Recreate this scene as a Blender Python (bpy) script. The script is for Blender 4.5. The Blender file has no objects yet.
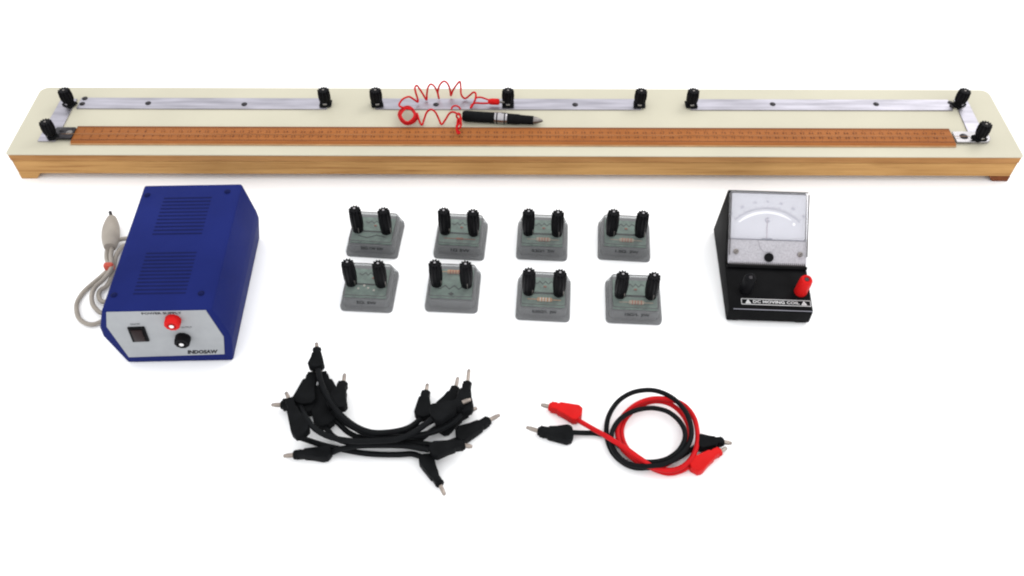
import bpy, bmesh, math, random
from mathutils import Vector, Matrix, noise
random.seed(4)
S = bpy.context.scene
COL = S.collection
R = math.radians

# ------------------------------------------------------------------ camera
cam = bpy.data.objects.new('camera', bpy.data.cameras.new('camera'))
COL.objects.link(cam)
PITCH, HEIGHT, ROLL = 50.308, 0.7044, 0.1635
cam.matrix_world = Matrix.Translation((0, 0, HEIGHT)) @ Matrix.Rotation(R(90 - PITCH), 4, 'X') @ Matrix.Rotation(R(ROLL), 4, 'Z')
cam.data.sensor_width = 36
cam.data.lens = 36 * 882.03 / 1024
cam.data.clip_start = 0.01
cam.data.clip_end = 100
S.camera = cam

# ------------------------------------------------------------------ studio light
W = bpy.data.worlds.new('World')
S.world = W
W.use_nodes = True
nt = W.node_tree
bg = nt.nodes['Background']
tc = nt.nodes.new('ShaderNodeTexCoord')
sx = nt.nodes.new('ShaderNodeSeparateXYZ')
rp = nt.nodes.new('ShaderNodeValToRGB')
nt.links.new(tc.outputs['Generated'], sx.inputs[0])
nt.links.new(sx.outputs['Z'], rp.inputs[0])
nt.links.new(rp.outputs[0], bg.inputs[0])
rp.color_ramp.elements[0].position = 0.0
rp.color_ramp.elements[0].color = (0.78, 0.79, 0.82, 1)
rp.color_ramp.elements[1].position = 0.9
rp.color_ramp.elements[1].color = (1, 1, 1, 1)
bg.inputs[1].default_value = 1.75

def area(name, loc, target, size, power, color=(1, 1, 1)):
    d = bpy.data.lights.new(name, 'AREA')
    d.shape = 'SQUARE'; d.size = size; d.energy = power; d.color = color
    o = bpy.data.objects.new(name, d)
    COL.objects.link(o)
    o.location = loc
    o.rotation_euler = (Vector(target) - Vector(loc)).to_track_quat('-Z', 'Y').to_euler()
    return o
area('studio_softbox', (1.3, 1.75, 1.7), (0.05, 0.6, 0), 0.9, 13, (1, 0.98, 0.95))

S.view_settings.view_transform = 'Standard'
S.view_settings.look = 'None'
S.view_settings.exposure = 0
S.view_settings.gamma = 1
S.cycles.filter_width = 2.1
S.cycles.max_bounces = 8
S.cycles.transparent_max_bounces = 16

# measured centre lines on the table, metres (x, y, z)
TRACE = {
 'cord_a': [(-0.4301,0.6346,0.01),(-0.4304,0.6268,0.007),(-0.4286,0.6182,0.005),(-0.4217,0.6055,0.006),(-0.4264,0.5963,0.005),(-0.4352,0.5854,0.003),(-0.4407,0.5749,0.003),(-0.4429,0.5621,0.003),(-0.4401,0.5511,0.003),(-0.4342,0.5408,0.003),(-0.4257,0.5347,0.003),(-0.4181,0.5335,0.003),(-0.4117,0.5366,0.003),(-0.4052,0.5434,0.003)],
 'cord_b': [(-0.408,0.6472,0.006),(-0.417,0.6462,0.007),(-0.4228,0.6415,0.009),(-0.4247,0.6311,0.01),(-0.4229,0.619,0.01),(-0.4169,0.6012,0.011),(-0.4212,0.5879,0.009),(-0.4273,0.578,0.008),(-0.4285,0.5685,0.007),(-0.4246,0.5574,0.007),(-0.4189,0.5503,0.006),(-0.4127,0.5465,0.005),(-0.4052,0.5488,0.004)],
 'cord_c': [(-0.4097,0.641,0.005),(-0.4167,0.6348,0.006),(-0.4191,0.6217,0.007),(-0.4173,0.6055,0.006),(-0.4166,0.593,0.005),(-0.4188,0.5823,0.004),(-0.4234,0.5767,0.004),(-0.4229,0.5693,0.004),(-0.4178,0.5623,0.004),(-0.4089,0.5614,0.004)],
 'mains_plug': [(-0.426,0.6292,0.012),(-0.4309,0.6486,0.012),(-0.4368,0.6722,0.012),(-0.4413,0.6815,0.012)],
 'cord_tie': [(-0.4202,0.6037,0.008)],
 'coil': [(-0.0602,0.808,0.045),(-0.0625,0.8059,0.049),(-0.0644,0.7989,0.051),(-0.0618,0.7974,0.047),(-0.059,0.7966,0.05),(-0.0613,0.7885,0.051),(-0.0638,0.7826,0.049),(-0.0601,0.7787,0.05),(-0.0584,0.7845,0.052),(-0.062,0.7903,0.054),(-0.0629,0.7798,0.048),(-0.06,0.7747,0.047),(-0.0622,0.7725,0.048),(-0.063,0.7791,0.052),(-0.0589,0.7848,0.054),(-0.0599,0.7946,0.055),(-0.0629,0.7974,0.055),(-0.0679,0.801,0.055),(-0.0726,0.8019,0.052),(-0.0772,0.7986,0.046),(-0.0818,0.7945,0.0422),(-0.0851,0.7999,0.046),(-0.0886,0.8018,0.054),(-0.0936,0.8041,0.056),(-0.0986,0.8025,0.053),(-0.1019,0.7985,0.046),(-0.1042,0.7933,0.0422),(-0.107,0.7967,0.044),(-0.1094,0.8036,0.047),(-0.1112,0.8135,0.0425),(-0.1104,0.806,0.0427),(-0.1123,0.7998,0.0429),(-0.1154,0.7956,0.0432),(-0.1193,0.7929,0.0434),(-0.1238,0.7936,0.0436),(-0.1276,0.7976,0.0438),(-0.1305,0.8027,0.044),(-0.1323,0.8089,0.0443),(-0.1316,0.815,0.0445),(-0.1291,0.8193,0.0447),(-0.1259,0.8223,0.0449),(-0.1218,0.8229,0.0451),(-0.1178,0.8197,0.0454),(-0.1149,0.8148,0.0456),(-0.1125,0.8091,0.0458),(-0.112,0.8026,0.046),(-0.1137,0.7974,0.0462),(-0.1162,0.7937,0.0465),(-0.1193,0.7912,0.0467),(-0.123,0.792,0.0469),(-0.126,0.7955,0.0471),(-0.1283,0.7996,0.0473),(-0.1297,0.8047,0.0476),(-0.1288,0.8098,0.0478),(-0.1267,0.8133,0.048),(-0.1242,0.8159,0.0482),(-0.1208,0.8163,0.0484),(-0.1177,0.8133,0.0487),(-0.1153,0.8093,0.0489),(-0.1134,0.8046,0.0491),(-0.1132,0.7992,0.0493),(-0.1148,0.7948,0.0495),(-0.1168,0.7913,0.0498),(-0.1195,0.7889,0.05),(-0.1226,0.7897,0.0502),(-0.1252,0.7926,0.0504),(-0.1273,0.796,0.0506),(-0.1284,0.8007,0.0509),(-0.1274,0.8052,0.0511),(-0.1255,0.8086,0.0513),(-0.123,0.8114,0.0515),(-0.1197,0.8116,0.0517),(-0.1167,0.8088,0.052),(-0.131,0.8161,0.051),(-0.1298,0.8248,0.052),(-0.1258,0.8288,0.053),(-0.1207,0.8321,0.052),(-0.1155,0.832,0.048),(-0.1117,0.8327,0.044),(-0.112,0.8356,0.047),(-0.114,0.8385,0.055),(-0.1145,0.8419,0.058),(-0.1124,0.8444,0.059),(-0.1095,0.8442,0.054),(-0.1052,0.8415,0.047),(-0.1018,0.8385,0.0425),(-0.1013,0.8417,0.048),(-0.0994,0.8433,0.057),(-0.0959,0.8456,0.06),(-0.0918,0.8448,0.057),(-0.0889,0.8436,0.05),(-0.0873,0.8408,0.043),(-0.0885,0.8449,0.049),(-0.0859,0.8478,0.057),(-0.0808,0.8499,0.061),(-0.0763,0.8486,0.058),(-0.0741,0.8481,0.05),(-0.0733,0.8459,0.043),(-0.0709,0.8479,0.049),(-0.0662,0.8479,0.057),(-0.062,0.8494,0.061),(-0.0611,0.8475,0.055),(-0.0607,0.8419,0.048),(-0.0564,0.8409,0.043),(-0.0507,0.8417,0.047),(-0.0465,0.8419,0.051),(-0.0435,0.8402,0.051),(-0.0436,0.8346,0.048),(-0.047,0.8267,0.044),(-0.0492,0.8236,0.0425),(-0.0476,0.8281,0.044),(-0.0433,0.8285,0.046),(-0.0356,0.8267,0.047),(-0.0264,0.8273,0.047)],
 'coil_lead': [(-0.0439,0.8303,0.048),(-0.0427,0.8343,0.049),(-0.0376,0.8354,0.049),(-0.032,0.8341,0.048),(-0.0256,0.831,0.0475)],
 'coil_arc': [(-0.0717,0.82,0.043),(-0.0703,0.8227,0.045),(-0.0666,0.8235,0.046),(-0.063,0.8227,0.045),(-0.0608,0.8207,0.043)],
 'coil_plug': [(-0.0279,0.8302,0.047),(-0.0154,0.8297,0.047),(-0.009,0.8268,0.047)],
 'jockey': [(-0.0579,0.806,0.0455),(0.0353,0.798,0.0455)],
 'red_lead': [(0.0611,0.4223,0.006),(0.0717,0.4125,0.01),(0.0831,0.4009,0.016),(0.093,0.3931,0.017),(0.1021,0.3869,0.016),(0.1131,0.3795,0.013),(0.124,0.3726,0.011),(0.1369,0.3698,0.01),(0.1486,0.3728,0.01),(0.1592,0.3823,0.01),(0.1656,0.3963,0.01),(0.1675,0.4106,0.01),(0.1661,0.4241,0.01),(0.16,0.4353,0.01),(0.1508,0.4413,0.01),(0.1389,0.443,0.011),(0.1271,0.4426,0.01),(0.1147,0.437,0.01),(0.1032,0.4274,0.008),(0.097,0.416,0.008),(0.0956,0.4049,0.008),(0.0987,0.3934,0.007),(0.1067,0.3843,0.006),(0.1174,0.3769,0.006),(0.1284,0.3743,0.007),(0.1403,0.3796,0.007),(0.151,0.3893,0.007),(0.1585,0.4002,0.007),(0.1616,0.4118,0.006),(0.1593,0.4242,0.006),(0.1536,0.4345,0.006),(0.1454,0.441,0.006),(0.1357,0.4433,0.006),(0.1255,0.4414,0.006),(0.115,0.4353,0.006),(0.1054,0.4258,0.005),(0.1003,0.4144,0.005),(0.1004,0.4039,0.004),(0.1049,0.3935,0.003),(0.1146,0.3835,0.0025),(0.1253,0.3753,0.0025),(0.1381,0.3709,0.0025),(0.1486,0.3727,0.003),(0.1563,0.3759,0.005)],
 'black_lead': [(0.0554,0.4103,0.005),(0.0662,0.4105,0.004),(0.076,0.4108,0.003),(0.0866,0.4081,0.0025),(0.0948,0.4001,0.003),(0.1038,0.3914,0.003),(0.1124,0.3828,0.005),(0.1225,0.3774,0.011),(0.1357,0.3791,0.013),(0.1468,0.3864,0.014),(0.1538,0.3972,0.014),(0.1551,0.4082,0.014),(0.1508,0.4195,0.013),(0.1431,0.428,0.012),(0.1338,0.4321,0.011),(0.1238,0.4319,0.012),(0.1116,0.4282,0.013),(0.1003,0.4214,0.013),(0.0929,0.4125,0.012),(0.0892,0.4014,0.012),(0.0903,0.3895,0.012),(0.0974,0.38,0.01),(0.1073,0.3747,0.01),(0.1201,0.3729,0.012),(0.1331,0.3737,0.014),(0.1451,0.3801,0.014),(0.1554,0.3908,0.014),(0.1608,0.4027,0.014),(0.1611,0.4171,0.014),(0.1569,0.4307,0.014),(0.1483,0.4418,0.014),(0.1374,0.4492,0.013),(0.1257,0.4517,0.012),(0.1116,0.4492,0.011),(0.0993,0.4418,0.009),(0.0906,0.4296,0.008),(0.0867,0.4178,0.005),(0.0867,0.4044,0.003),(0.0903,0.3913,0.003),(0.0982,0.3817,0.003),(0.1082,0.3764,0.003),(0.1196,0.376,0.003),(0.1313,0.3786,0.003),(0.1452,0.384,0.003),(0.1556,0.3904,0.003),(0.1648,0.3964,0.004),(0.1688,0.3987,0.005)],
 'red_plug_a': [(0.0362,0.4367,0.006),(0.0271,0.4392,0.006),(0.065,0.4287,0.006)],
 'black_plug_a': [(0.0255,0.4109,0.006),(0.0133,0.4151,0.006),(0.0559,0.4046,0.006)],
 'red_plug_b': [(0.1848,0.3904,0.006),(0.1925,0.3943,0.006),(0.1569,0.3745,0.006)],
 'black_plug_b': [(0.1886,0.4,0.007),(0.1976,0.3985,0.007),(0.1658,0.3969,0.007)],
 'L1': [(-0.1845,0.4878,0.024),(-0.1861,0.496,0.024),(-0.1804,0.4661,0.024)],
 'L2': [(-0.1564,0.4548,0.016),(-0.1567,0.466,0.016),(-0.1625,0.4266,0.016)],
 'L3': [(-0.202,0.4335,0.02),(-0.2071,0.4427,0.02),(-0.186,0.3952,0.02)],
 'L4': [(-0.2113,0.4368,0.008),(-0.2219,0.4368,0.008),(-0.1809,0.438,0.008)],
 'L5': [(-0.192,0.3861,0.006),(-0.2025,0.385,0.006),(-0.1599,0.3887,0.006)],
 'L6': [(-0.1804,0.4715,0.006),(-0.1847,0.4819,0.006),(-0.161,0.4317,0.006)],
 'L7': [(-0.1867,0.4671,0.0125),(-0.1849,0.4774,0.0125),(-0.1941,0.4329,0.0125)],
 'L8': [(-0.1853,0.4547,0.0075),(-0.1904,0.4637,0.0075),(-0.1683,0.4128,0.0075)],
 'R1': [(-0.08,0.4503,0.008),(-0.0793,0.4604,0.008),(-0.0828,0.4222,0.008)],
 'R2': [(-0.0527,0.4549,0.008),(-0.051,0.4678,0.008),(-0.062,0.4276,0.008)],
 'R3': [(-0.041,0.4539,0.018),(-0.0402,0.4701,0.018),(-0.0458,0.4215,0.018)],
 'R4': [(-0.0466,0.4271,0.026),(-0.037,0.4321,0.026),(-0.0708,0.4114,0.026)],
 'R5': [(-0.0411,0.4304,0.007),(-0.0322,0.4348,0.007),(-0.0686,0.4134,0.007)],
 'R6': [(-0.0216,0.4215,0.006),(-0.0109,0.4282,0.006),(-0.0491,0.4017,0.006)],
 'R7': [(-0.043,0.3916,0.014),(-0.0346,0.3904,0.014),(-0.0728,0.387,0.014)],
 'R8': [(-0.0625,0.3587,0.006),(-0.0575,0.3478,0.006),(-0.0795,0.3844,0.006)],
 'lead_1': [(-0.1804,0.4661,0.024),(-0.175,0.4503,0.021),(-0.1598,0.4256,0.021),(-0.1424,0.409,0.021),(-0.1255,0.4009,0.021),(-0.1078,0.4009,0.021),(-0.0922,0.4051,0.021),(-0.0828,0.4222,0.008)],
 'lead_2': [(-0.1625,0.4266,0.016),(-0.158,0.4227,0.012),(-0.1439,0.4113,0.012),(-0.1252,0.4041,0.012),(-0.1045,0.4042,0.012),(-0.0826,0.4115,0.012),(-0.062,0.4276,0.008)],
 'lead_3': [(-0.161,0.4317,0.006),(-0.1513,0.4179,0.0165),(-0.1392,0.4066,0.0165),(-0.1214,0.3985,0.0165),(-0.0992,0.3985,0.0165),(-0.0728,0.4027,0.0165),(-0.0554,0.412,0.0165),(-0.0458,0.4215,0.018)],
 'lead_4': [(-0.1941,0.4329,0.0125),(-0.1863,0.418,0.023),(-0.1752,0.4036,0.023),(-0.1598,0.3946,0.023),(-0.14,0.3906,0.023),(-0.1198,0.3907,0.023),(-0.0998,0.3928,0.023),(-0.0829,0.4019,0.023),(-0.0708,0.4114,0.026)],
 'lead_5': [(-0.1809,0.438,0.008),(-0.1687,0.4294,0.008),(-0.157,0.4167,0.008),(-0.1448,0.4064,0.008),(-0.1288,0.4003,0.008),(-0.1143,0.3983,0.008),(-0.0981,0.3973,0.008),(-0.0823,0.4015,0.008),(-0.0737,0.4087,0.008),(-0.0686,0.4134,0.007)],
 'lead_6': [(-0.1683,0.4128,0.0075),(-0.1593,0.4021,0.01),(-0.1479,0.397,0.01),(-0.1334,0.3951,0.01),(-0.1157,0.3966,0.01),(-0.0907,0.3972,0.01),(-0.0656,0.3943,0.01),(-0.0491,0.4017,0.006)],
 'lead_7': [(-0.1599,0.3887,0.006),(-0.1496,0.3875,0.0145),(-0.1358,0.3905,0.0145),(-0.1164,0.3911,0.0145),(-0.0943,0.3906,0.0145),(-0.0728,0.387,0.014)],
 'lead_8': [(-0.186,0.3952,0.02),(-0.1815,0.4008,0.005),(-0.1664,0.3958,0.005),(-0.1489,0.3918,0.005),(-0.1333,0.3888,0.005),(-0.1171,0.3874,0.005),(-0.0993,0.3874,0.005),(-0.0887,0.388,0.005),(-0.0795,0.3844,0.006)],
}

# ------------------------------------------------------------------ materials
def mat(name, base, rough=0.5, spec=0.3, metal=0.0, vary=0.12, scale=40, bump=0.0, bscale=300, stretch=(1, 1, 1), clear=None, trans_col=(1, 1, 1), coat=0.0):
    m = bpy.data.materials.new(name)
    m.use_nodes = True
    t = m.node_tree
    p = t.nodes['Principled BSDF']
    p.inputs['Roughness'].default_value = rough
    p.inputs['Specular IOR Level'].default_value = spec
    p.inputs['Metallic'].default_value = metal
    p.inputs['Coat Weight'].default_value = coat
    c = t.nodes.new('ShaderNodeTexCoord')
    mp = t.nodes.new('ShaderNodeMapping')
    mp.inputs['Scale'].default_value = stretch
    t.links.new(c.outputs['Object'], mp.inputs[0])
    n = t.nodes.new('ShaderNodeTexNoise')
    n.inputs['Scale'].default_value = scale
    n.inputs['Detail'].default_value = 5
    t.links.new(mp.outputs[0], n.inputs['Vector'])
    r = t.nodes.new('ShaderNodeValToRGB')
    r.color_ramp.elements[0].position = 0.3
    r.color_ramp.elements[1].position = 0.7
    r.color_ramp.elements[0].color = tuple(min(1, x * (1 - vary)) for x in base) + (1,)
    r.color_ramp.elements[1].color = tuple(min(1, x * (1 + vary)) for x in base) + (1,)
    t.links.new(n.outputs[0], r.inputs[0])
    t.links.new(r.outputs[0], p.inputs['Base Color'])
    if bump:
        n2 = t.nodes.new('ShaderNodeTexNoise')
        n2.inputs['Scale'].default_value = bscale
        n2.inputs['Detail'].default_value = 3
        t.links.new(mp.outputs[0], n2.inputs['Vector'])
        b = t.nodes.new('ShaderNodeBump')
        b.inputs['Strength'].default_value = bump
        b.inputs['Distance'].default_value = 0.0006
        t.links.new(n2.outputs[0], b.inputs['Height'])
        t.links.new(b.outputs[0], p.inputs['Normal'])
    if clear is not None:
        tr = t.nodes.new('ShaderNodeBsdfTransparent')
        tr.inputs[0].default_value = tuple(trans_col) + (1,)
        mx = t.nodes.new('ShaderNodeMixShader')
        mx.inputs[0].default_value = clear
        out = t.nodes['Material Output']
        t.links.new(p.outputs[0], mx.inputs[1])
        t.links.new(tr.outputs[0], mx.inputs[2])
        t.links.new(mx.outputs[0], out.inputs[0])
    return m

def wood(name, dark, light, scale=9.0, stretch=(0.9, 14, 26), spec=0.2, rough=0.55, patch=0.55):
    m = mat(name, light, rough, spec, 0, 0.1, 20, 0.25, 60, stretch)
    t = m.node_tree
    p = t.nodes['Principled BSDF']
    mp = [n for n in t.nodes if n.type == 'MAPPING'][0]
    n = t.nodes.new('ShaderNodeTexNoise')
    n.inputs['Scale'].default_value = scale
    n.inputs['Detail'].default_value = 8
    n.inputs['Roughness'].default_value = 0.62
    n.inputs['Distortion'].default_value = 0.6
    t.links.new(mp.outputs[0], n.inputs['Vector'])
    r = t.nodes.new('ShaderNodeValToRGB')
    e = r.color_ramp.elements
    e[0].position, e[0].color = 0.28, tuple(dark) + (1,)
    e[1].position, e[1].color = 0.62, tuple(light) + (1,)
    k = e.new(0.42); k.color = tuple(0.35 * a + 0.65 * b for a, b in zip(dark, light)) + (1,)
    t.links.new(n.outputs[0], r.inputs[0])
    # broad patches of darker heartwood
    c2 = [q for q in t.nodes if q.type == 'TEX_COORD'][0]
    mp2 = t.nodes.new('ShaderNodeMapping')
    mp2.inputs['Scale'].default_value = (5.0, 9.0, 22.0)
    t.links.new(c2.outputs['Object'], mp2.inputs[0])
    n3 = t.nodes.new('ShaderNodeTexNoise')
    n3.inputs['Scale'].default_value = 1.6
    n3.inputs['Detail'].default_value = 4
    t.links.new(mp2.outputs[0], n3.inputs['Vector'])
    r3 = t.nodes.new('ShaderNodeValToRGB')
    r3.color_ramp.elements[0].position = 0.36; r3.color_ramp.elements[0].color = (0.66, 0.58, 0.50, 1)
    r3.color_ramp.elements[1].position = 0.56; r3.color_ramp.elements[1].color = (1, 1, 1, 1)
    t.links.new(n3.outputs[0], r3.inputs[0])
    mx = t.nodes.new('ShaderNodeMixRGB'); mx.blend_type = 'MULTIPLY'; mx.inputs[0].default_value = patch
    t.links.new(r.outputs[0], mx.inputs[1]); t.links.new(r3.outputs[0], mx.inputs[2])
    t.links.new(mx.outputs[0], p.inputs['Base Color'])
    return m

M = dict(
    surface=mat('white_paper', (0.94, 0.945, 0.95), 1.0, 0.0, 0, 0.004, 3),
    cream=mat('cream_laminate', (0.440, 0.418, 0.330), 0.5, 0.1, 0, 0.05, 8, 0.05, 500),
    pine=wood('pine_wood', (0.24, 0.110, 0.036), (0.47, 0.268, 0.100), spec=0.05),
    ply=wood('plywood_edge', (0.20, 0.085, 0.030), (0.41, 0.215, 0.080), 11, (1.3, 20, 60), spec=0.05),
    endgrain=wood('red_brown_wood', (0.035, 0.010, 0.005), (0.17, 0.055, 0.022), 22, (6, 6, 6), spec=0.05),
    ruler=wood('varnished_ruler_wood', (0.215, 0.070, 0.019), (0.310, 0.112, 0.032), 12, (2.2, 40, 40), 0.05, 0.45, patch=0.25),
    ruler_edge_lit=mat('ruler_edge_highlight', (0.42, 0.24, 0.115), 0.5, 0.2, 0, 0.15, 60),  # paler tan, the lit front bevel painted in as colour
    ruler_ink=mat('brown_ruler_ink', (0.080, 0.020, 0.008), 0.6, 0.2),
    steel=mat('brushed_steel', (0.34, 0.33, 0.37), 0.42, 0.5, 1.0, 0.22, 6, 0.12, 90, (3, 30, 3)),
    bright=mat('bright_steel', (0.34, 0.33, 0.34), 0.25, 0.5, 1.0, 0.1, 80),
    dull=mat('dull_nickel', (0.19, 0.175, 0.165), 0.35, 0.5, 1.0, 0.25, 120),
    wire=mat('resistance_wire', (0.30, 0.17, 0.09), 0.15, 0.5, 1.0, 0.05),
    dark_metal=mat('blackened_steel', (0.035, 0.033, 0.036), 0.4, 0.4, 0.9, 0.3, 150),
    black=mat('black_plastic', (0.0056, 0.0060, 0.0066), 0.55, 0.03, 0, 0.25, 90, 0.1, 500),
    black_case=mat('black_bakelite', (0.0052, 0.0052, 0.0056), 0.55, 0.03, 0, 0.25, 60, 0.25, 1400),
    rubber=mat('black_cable', (0.0052, 0.0057, 0.0064), 0.5, 0.05, 0, 0.2, 90),
    knob=mat('black_knob', (0.0048, 0.0048, 0.0056), 0.45, 0.05, 0, 0.2, 120),
    red=mat('red_plastic', (0.47, 0.0085, 0.0085), 0.45, 0.06, 0, 0.08, 80),
    red_cable=mat('red_cable', (0.42, 0.0075, 0.010), 0.42, 0.06, 0, 0.08, 80),
    blue=mat('blue_enamel', (0.0090, 0.0150, 0.100), 0.55, 0.03, 0, 0.14, 14, 0.3, 1800),
    blue_dark=mat('blue_slot', (0.0050, 0.0080, 0.052), 0.7, 0.05),
    panel=mat('grey_panel', (0.30, 0.31, 0.32), 0.5, 0.1, 0, 0.05, 60),
    print=mat('black_print', (0.02, 0.02, 0.022), 0.7, 0.1),
    white_print=mat('white_print', (0.62, 0.62, 0.62), 0.6, 0.1),
    faint_print=mat('faint_grey_print', (0.27, 0.27, 0.31), 0.7, 0.1),
    red_print=mat('faint_red_print', (0.36, 0.28, 0.32), 0.7, 0.1),
    cordgrey=mat('grey_mains_cable', (0.285, 0.255, 0.22), 0.5, 0.2, 0, 0.1, 60),
    tie=mat('red_tie', (0.45, 0.07, 0.045), 0.5, 0.2),
    rocker=mat('brown_rocker', (0.014, 0.0065, 0.0065), 0.4, 0.12),
    smoke=mat('smoky_plastic', (0.18, 0.182, 0.185), 0.35, 0.12, 0, 0.06, 60, clear=0.68, trans_col=(0.88, 0.89, 0.89)),
    smoke_base=mat('grey_base_plastic', (0.215, 0.217, 0.222), 0.5, 0.2),
    smoke_edge=mat('dark_lid_edge', (0.075, 0.075, 0.075), 0.5, 0.1),
    pcb=mat('green_circuit_board', (0.185, 0.265, 0.22), 0.5, 0.2, 0, 0.3, 130),
    pcb_print=mat('dark_green_print', (0.015, 0.02, 0.018), 0.6, 0.2),
    res_pale=mat('beige_resistor', (0.50, 0.40, 0.30), 0.5, 0.2),
    res_orange=mat('orange_resistor', (0.60, 0.33, 0.17), 0.5, 0.2),
    band_red=mat('resistor_band', (0.42, 0.13, 0.07), 0.5, 0.2),
    band_white=mat('resistor_band_pale', (0.75, 0.68, 0.6), 0.5, 0.2),
    led=mat('rust_component', (0.30, 0.10, 0.05), 0.4, 0.3),
    dial=mat('white_dial', (0.60, 0.60, 0.63), 0.6, 0.1, 0, 0.04, 60),
    dial_band=mat('white_dial_band', (0.92, 0.92, 0.92), 0.4, 0.2, 0, 0.02),
    dial_low=mat('frosted_cover_plate', (0.37, 0.36, 0.385), 0.4, 0.1, 0, 0.16, 620, 0.3, 900),
    clear=mat('clear_plastic', (0.6, 0.6, 0.62), 0.08, 0.5, 0, 0.02, clear=0.88, trans_col=(0.97, 0.97, 0.98)),
    seam=mat('dark_seam', (0.05, 0.045, 0.045), 0.6, 0.1),
    white_metal=mat('polished_metal', (0.75, 0.74, 0.73), 0.2, 0.5, 1.0, 0.05),
    brass=mat('pin_metal', (0.26, 0.225, 0.20), 0.32, 0.5, 1.0, 0.2, 200),
)

# ------------------------------------------------------------------ mesh helpers
I4 = Matrix.Identity(4)
def T(x, y, z): return Matrix.Translation((x, y, z))

def absorb(bm, tmp, xf=I4):
    tmp.transform(xf)
    me = bpy.data.meshes.new('tmp')
    tmp.to_mesh(me); tmp.free()
    bm.from_mesh(me)
    bpy.data.meshes.remove(me)

def add_box(bm, c, s, bev=0.0, seg=2, xf=I4):
    t = bmesh.new()
    bmesh.ops.create_cube(t, size=1)
    bmesh.ops.scale(t, vec=s, verts=t.verts)
    if bev:
        bmesh.ops.bevel(t, geom=list(t.edges), offset=bev, segments=seg, profile=0.5, affect='EDGES')
    bmesh.ops.translate(t, vec=c, verts=t.verts)
    absorb(bm, t, xf)

def add_prism(bm, poly, z0, z1, bev=0.0, seg=2, xf=I4, taper=1.0, only_top=False):
    t = bmesh.new()
    a = [t.verts.new((x, y, z0)) for x, y in poly]
    b = [t.verts.new((x * taper, y * taper, z1)) for x, y in poly]
    n = len(poly)
    t.faces.new(list(reversed(a)))
    t.faces.new(b)
    for i in range(n):
        t.faces.new((a[i], a[(i + 1) % n], b[(i + 1) % n], b[i]))
    bmesh.ops.recalc_face_normals(t, faces=t.faces)
    if bev:
        ed = [e for e in t.edges if not only_top or all(abs(v.co.z - z1) < 1e-7 for v in e.verts)]
        bmesh.ops.bevel(t, geom=ed, offset=bev, segments=seg, profile=0.5, affect='EDGES')
    absorb(bm, t, xf)

def add_lathe(bm, prof, n=24, xf=I4, lobes=0, amp=None):
    t = bmesh.new()
    rings = []
    for k, (r, z) in enumerate(prof):
        a = amp[k] if amp else 0
        rings.append([t.verts.new(((r + a * math.cos(lobes * 2 * math.pi * i / n)) * math.cos(2 * math.pi * i / n),
                                   (r + a * math.cos(lobes * 2 * math.pi * i / n)) * math.sin(2 * math.pi * i / n), z)) for i in range(n)])
    for p, q in zip(rings, rings[1:]):
        for i in range(n):
            t.faces.new((p[i], p[(i + 1) % n], q[(i + 1) % n], q[i]))
    t.faces.new(list(reversed(rings[0])))
    t.faces.new(rings[-1])
    bmesh.ops.recalc_face_normals(t, faces=t.faces)
    absorb(bm, t, xf)

def spline(pts, k=8):
    P = [Vector(p) for p in pts]
    P = [P[0] * 2 - P[1]] + P + [P[-1] * 2 - P[-2]]
    out = []
    for i in range(1, len(P) - 2):
        a, b, c, d = P[i - 1:i + 3]
        for j in range(k):
            u = j / k
            out.append(0.5 * ((2 * b) + (c - a) * u + (2 * a - 5 * b + 4 * c - d) * u * u + (3 * b - a - 3 * c + d) * u ** 3))
    out.append(P[-2])
    return out

def add_tube(bm, pts, r, n=10, k=8, rr=None):
    C = spline(pts, k) if k else [Vector(p) for p in pts]
    t = bmesh.new()
    up = Vector((0, 0, 1))
    rings = []
    d0 = (C[1] - C[0]).normalized()
    nrm = up - d0 * up.dot(d0)
    if nrm.length < 1e-3: nrm = Vector((0, 1, 0))
    nrm.normalize()
    for i, c in enumerate(C):
        d = (C[min(i + 1, len(C) - 1)] - C[max(i - 1, 0)])
        d = d.normalized() if d.length > 1e-9 else d0
        nrm = nrm - d * nrm.dot(d)
        nrm.normalize()
        b = d.cross(nrm)
        q = rr(i / (len(C) - 1)) if rr else r
        rings.append([t.verts.new(c + (nrm * math.cos(2 * math.pi * j / n) + b * math.sin(2 * math.pi * j / n)) * q) for j in range(n)])
    for p, q in zip(rings, rings[1:]):
        for i in range(n):
            t.faces.new((p[i], p[(i + 1) % n], q[(i + 1) % n], q[i]))
    t.faces.new(list(reversed(rings[0]))); t.faces.new(rings[-1])
    bmesh.ops.recalc_face_normals(t, faces=t.faces)
    absorb(bm, t)

def along(a, b):
    """frame with local Z running from a to b, origin at a"""
    a, b = Vector(a), Vector(b)
    return Matrix.Translation(a) @ (b - a).to_track_quat('Z', 'Y').to_matrix().to_4x4()

def rrect(x0, x1, y0, y1, r, k=5):
    rs = r if isinstance(r, (list, tuple)) else [r] * 4
    out = []
    for (cx, cy, a0), q in zip(((x1, y0, -90), (x1, y1, 0), (x0, y1, 90), (x0, y0, 180)), rs):
        sx_ = 1 if cx == x0 else -1
        sy_ = 1 if cy == y0 else -1
        for i in range(k + 1):
            a = R(a0 + 90 * i / k)
            out.append((cx + sx_ * q + q * math.cos(a), cy + sy_ * q + q * math.sin(a)))
    return out

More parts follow.
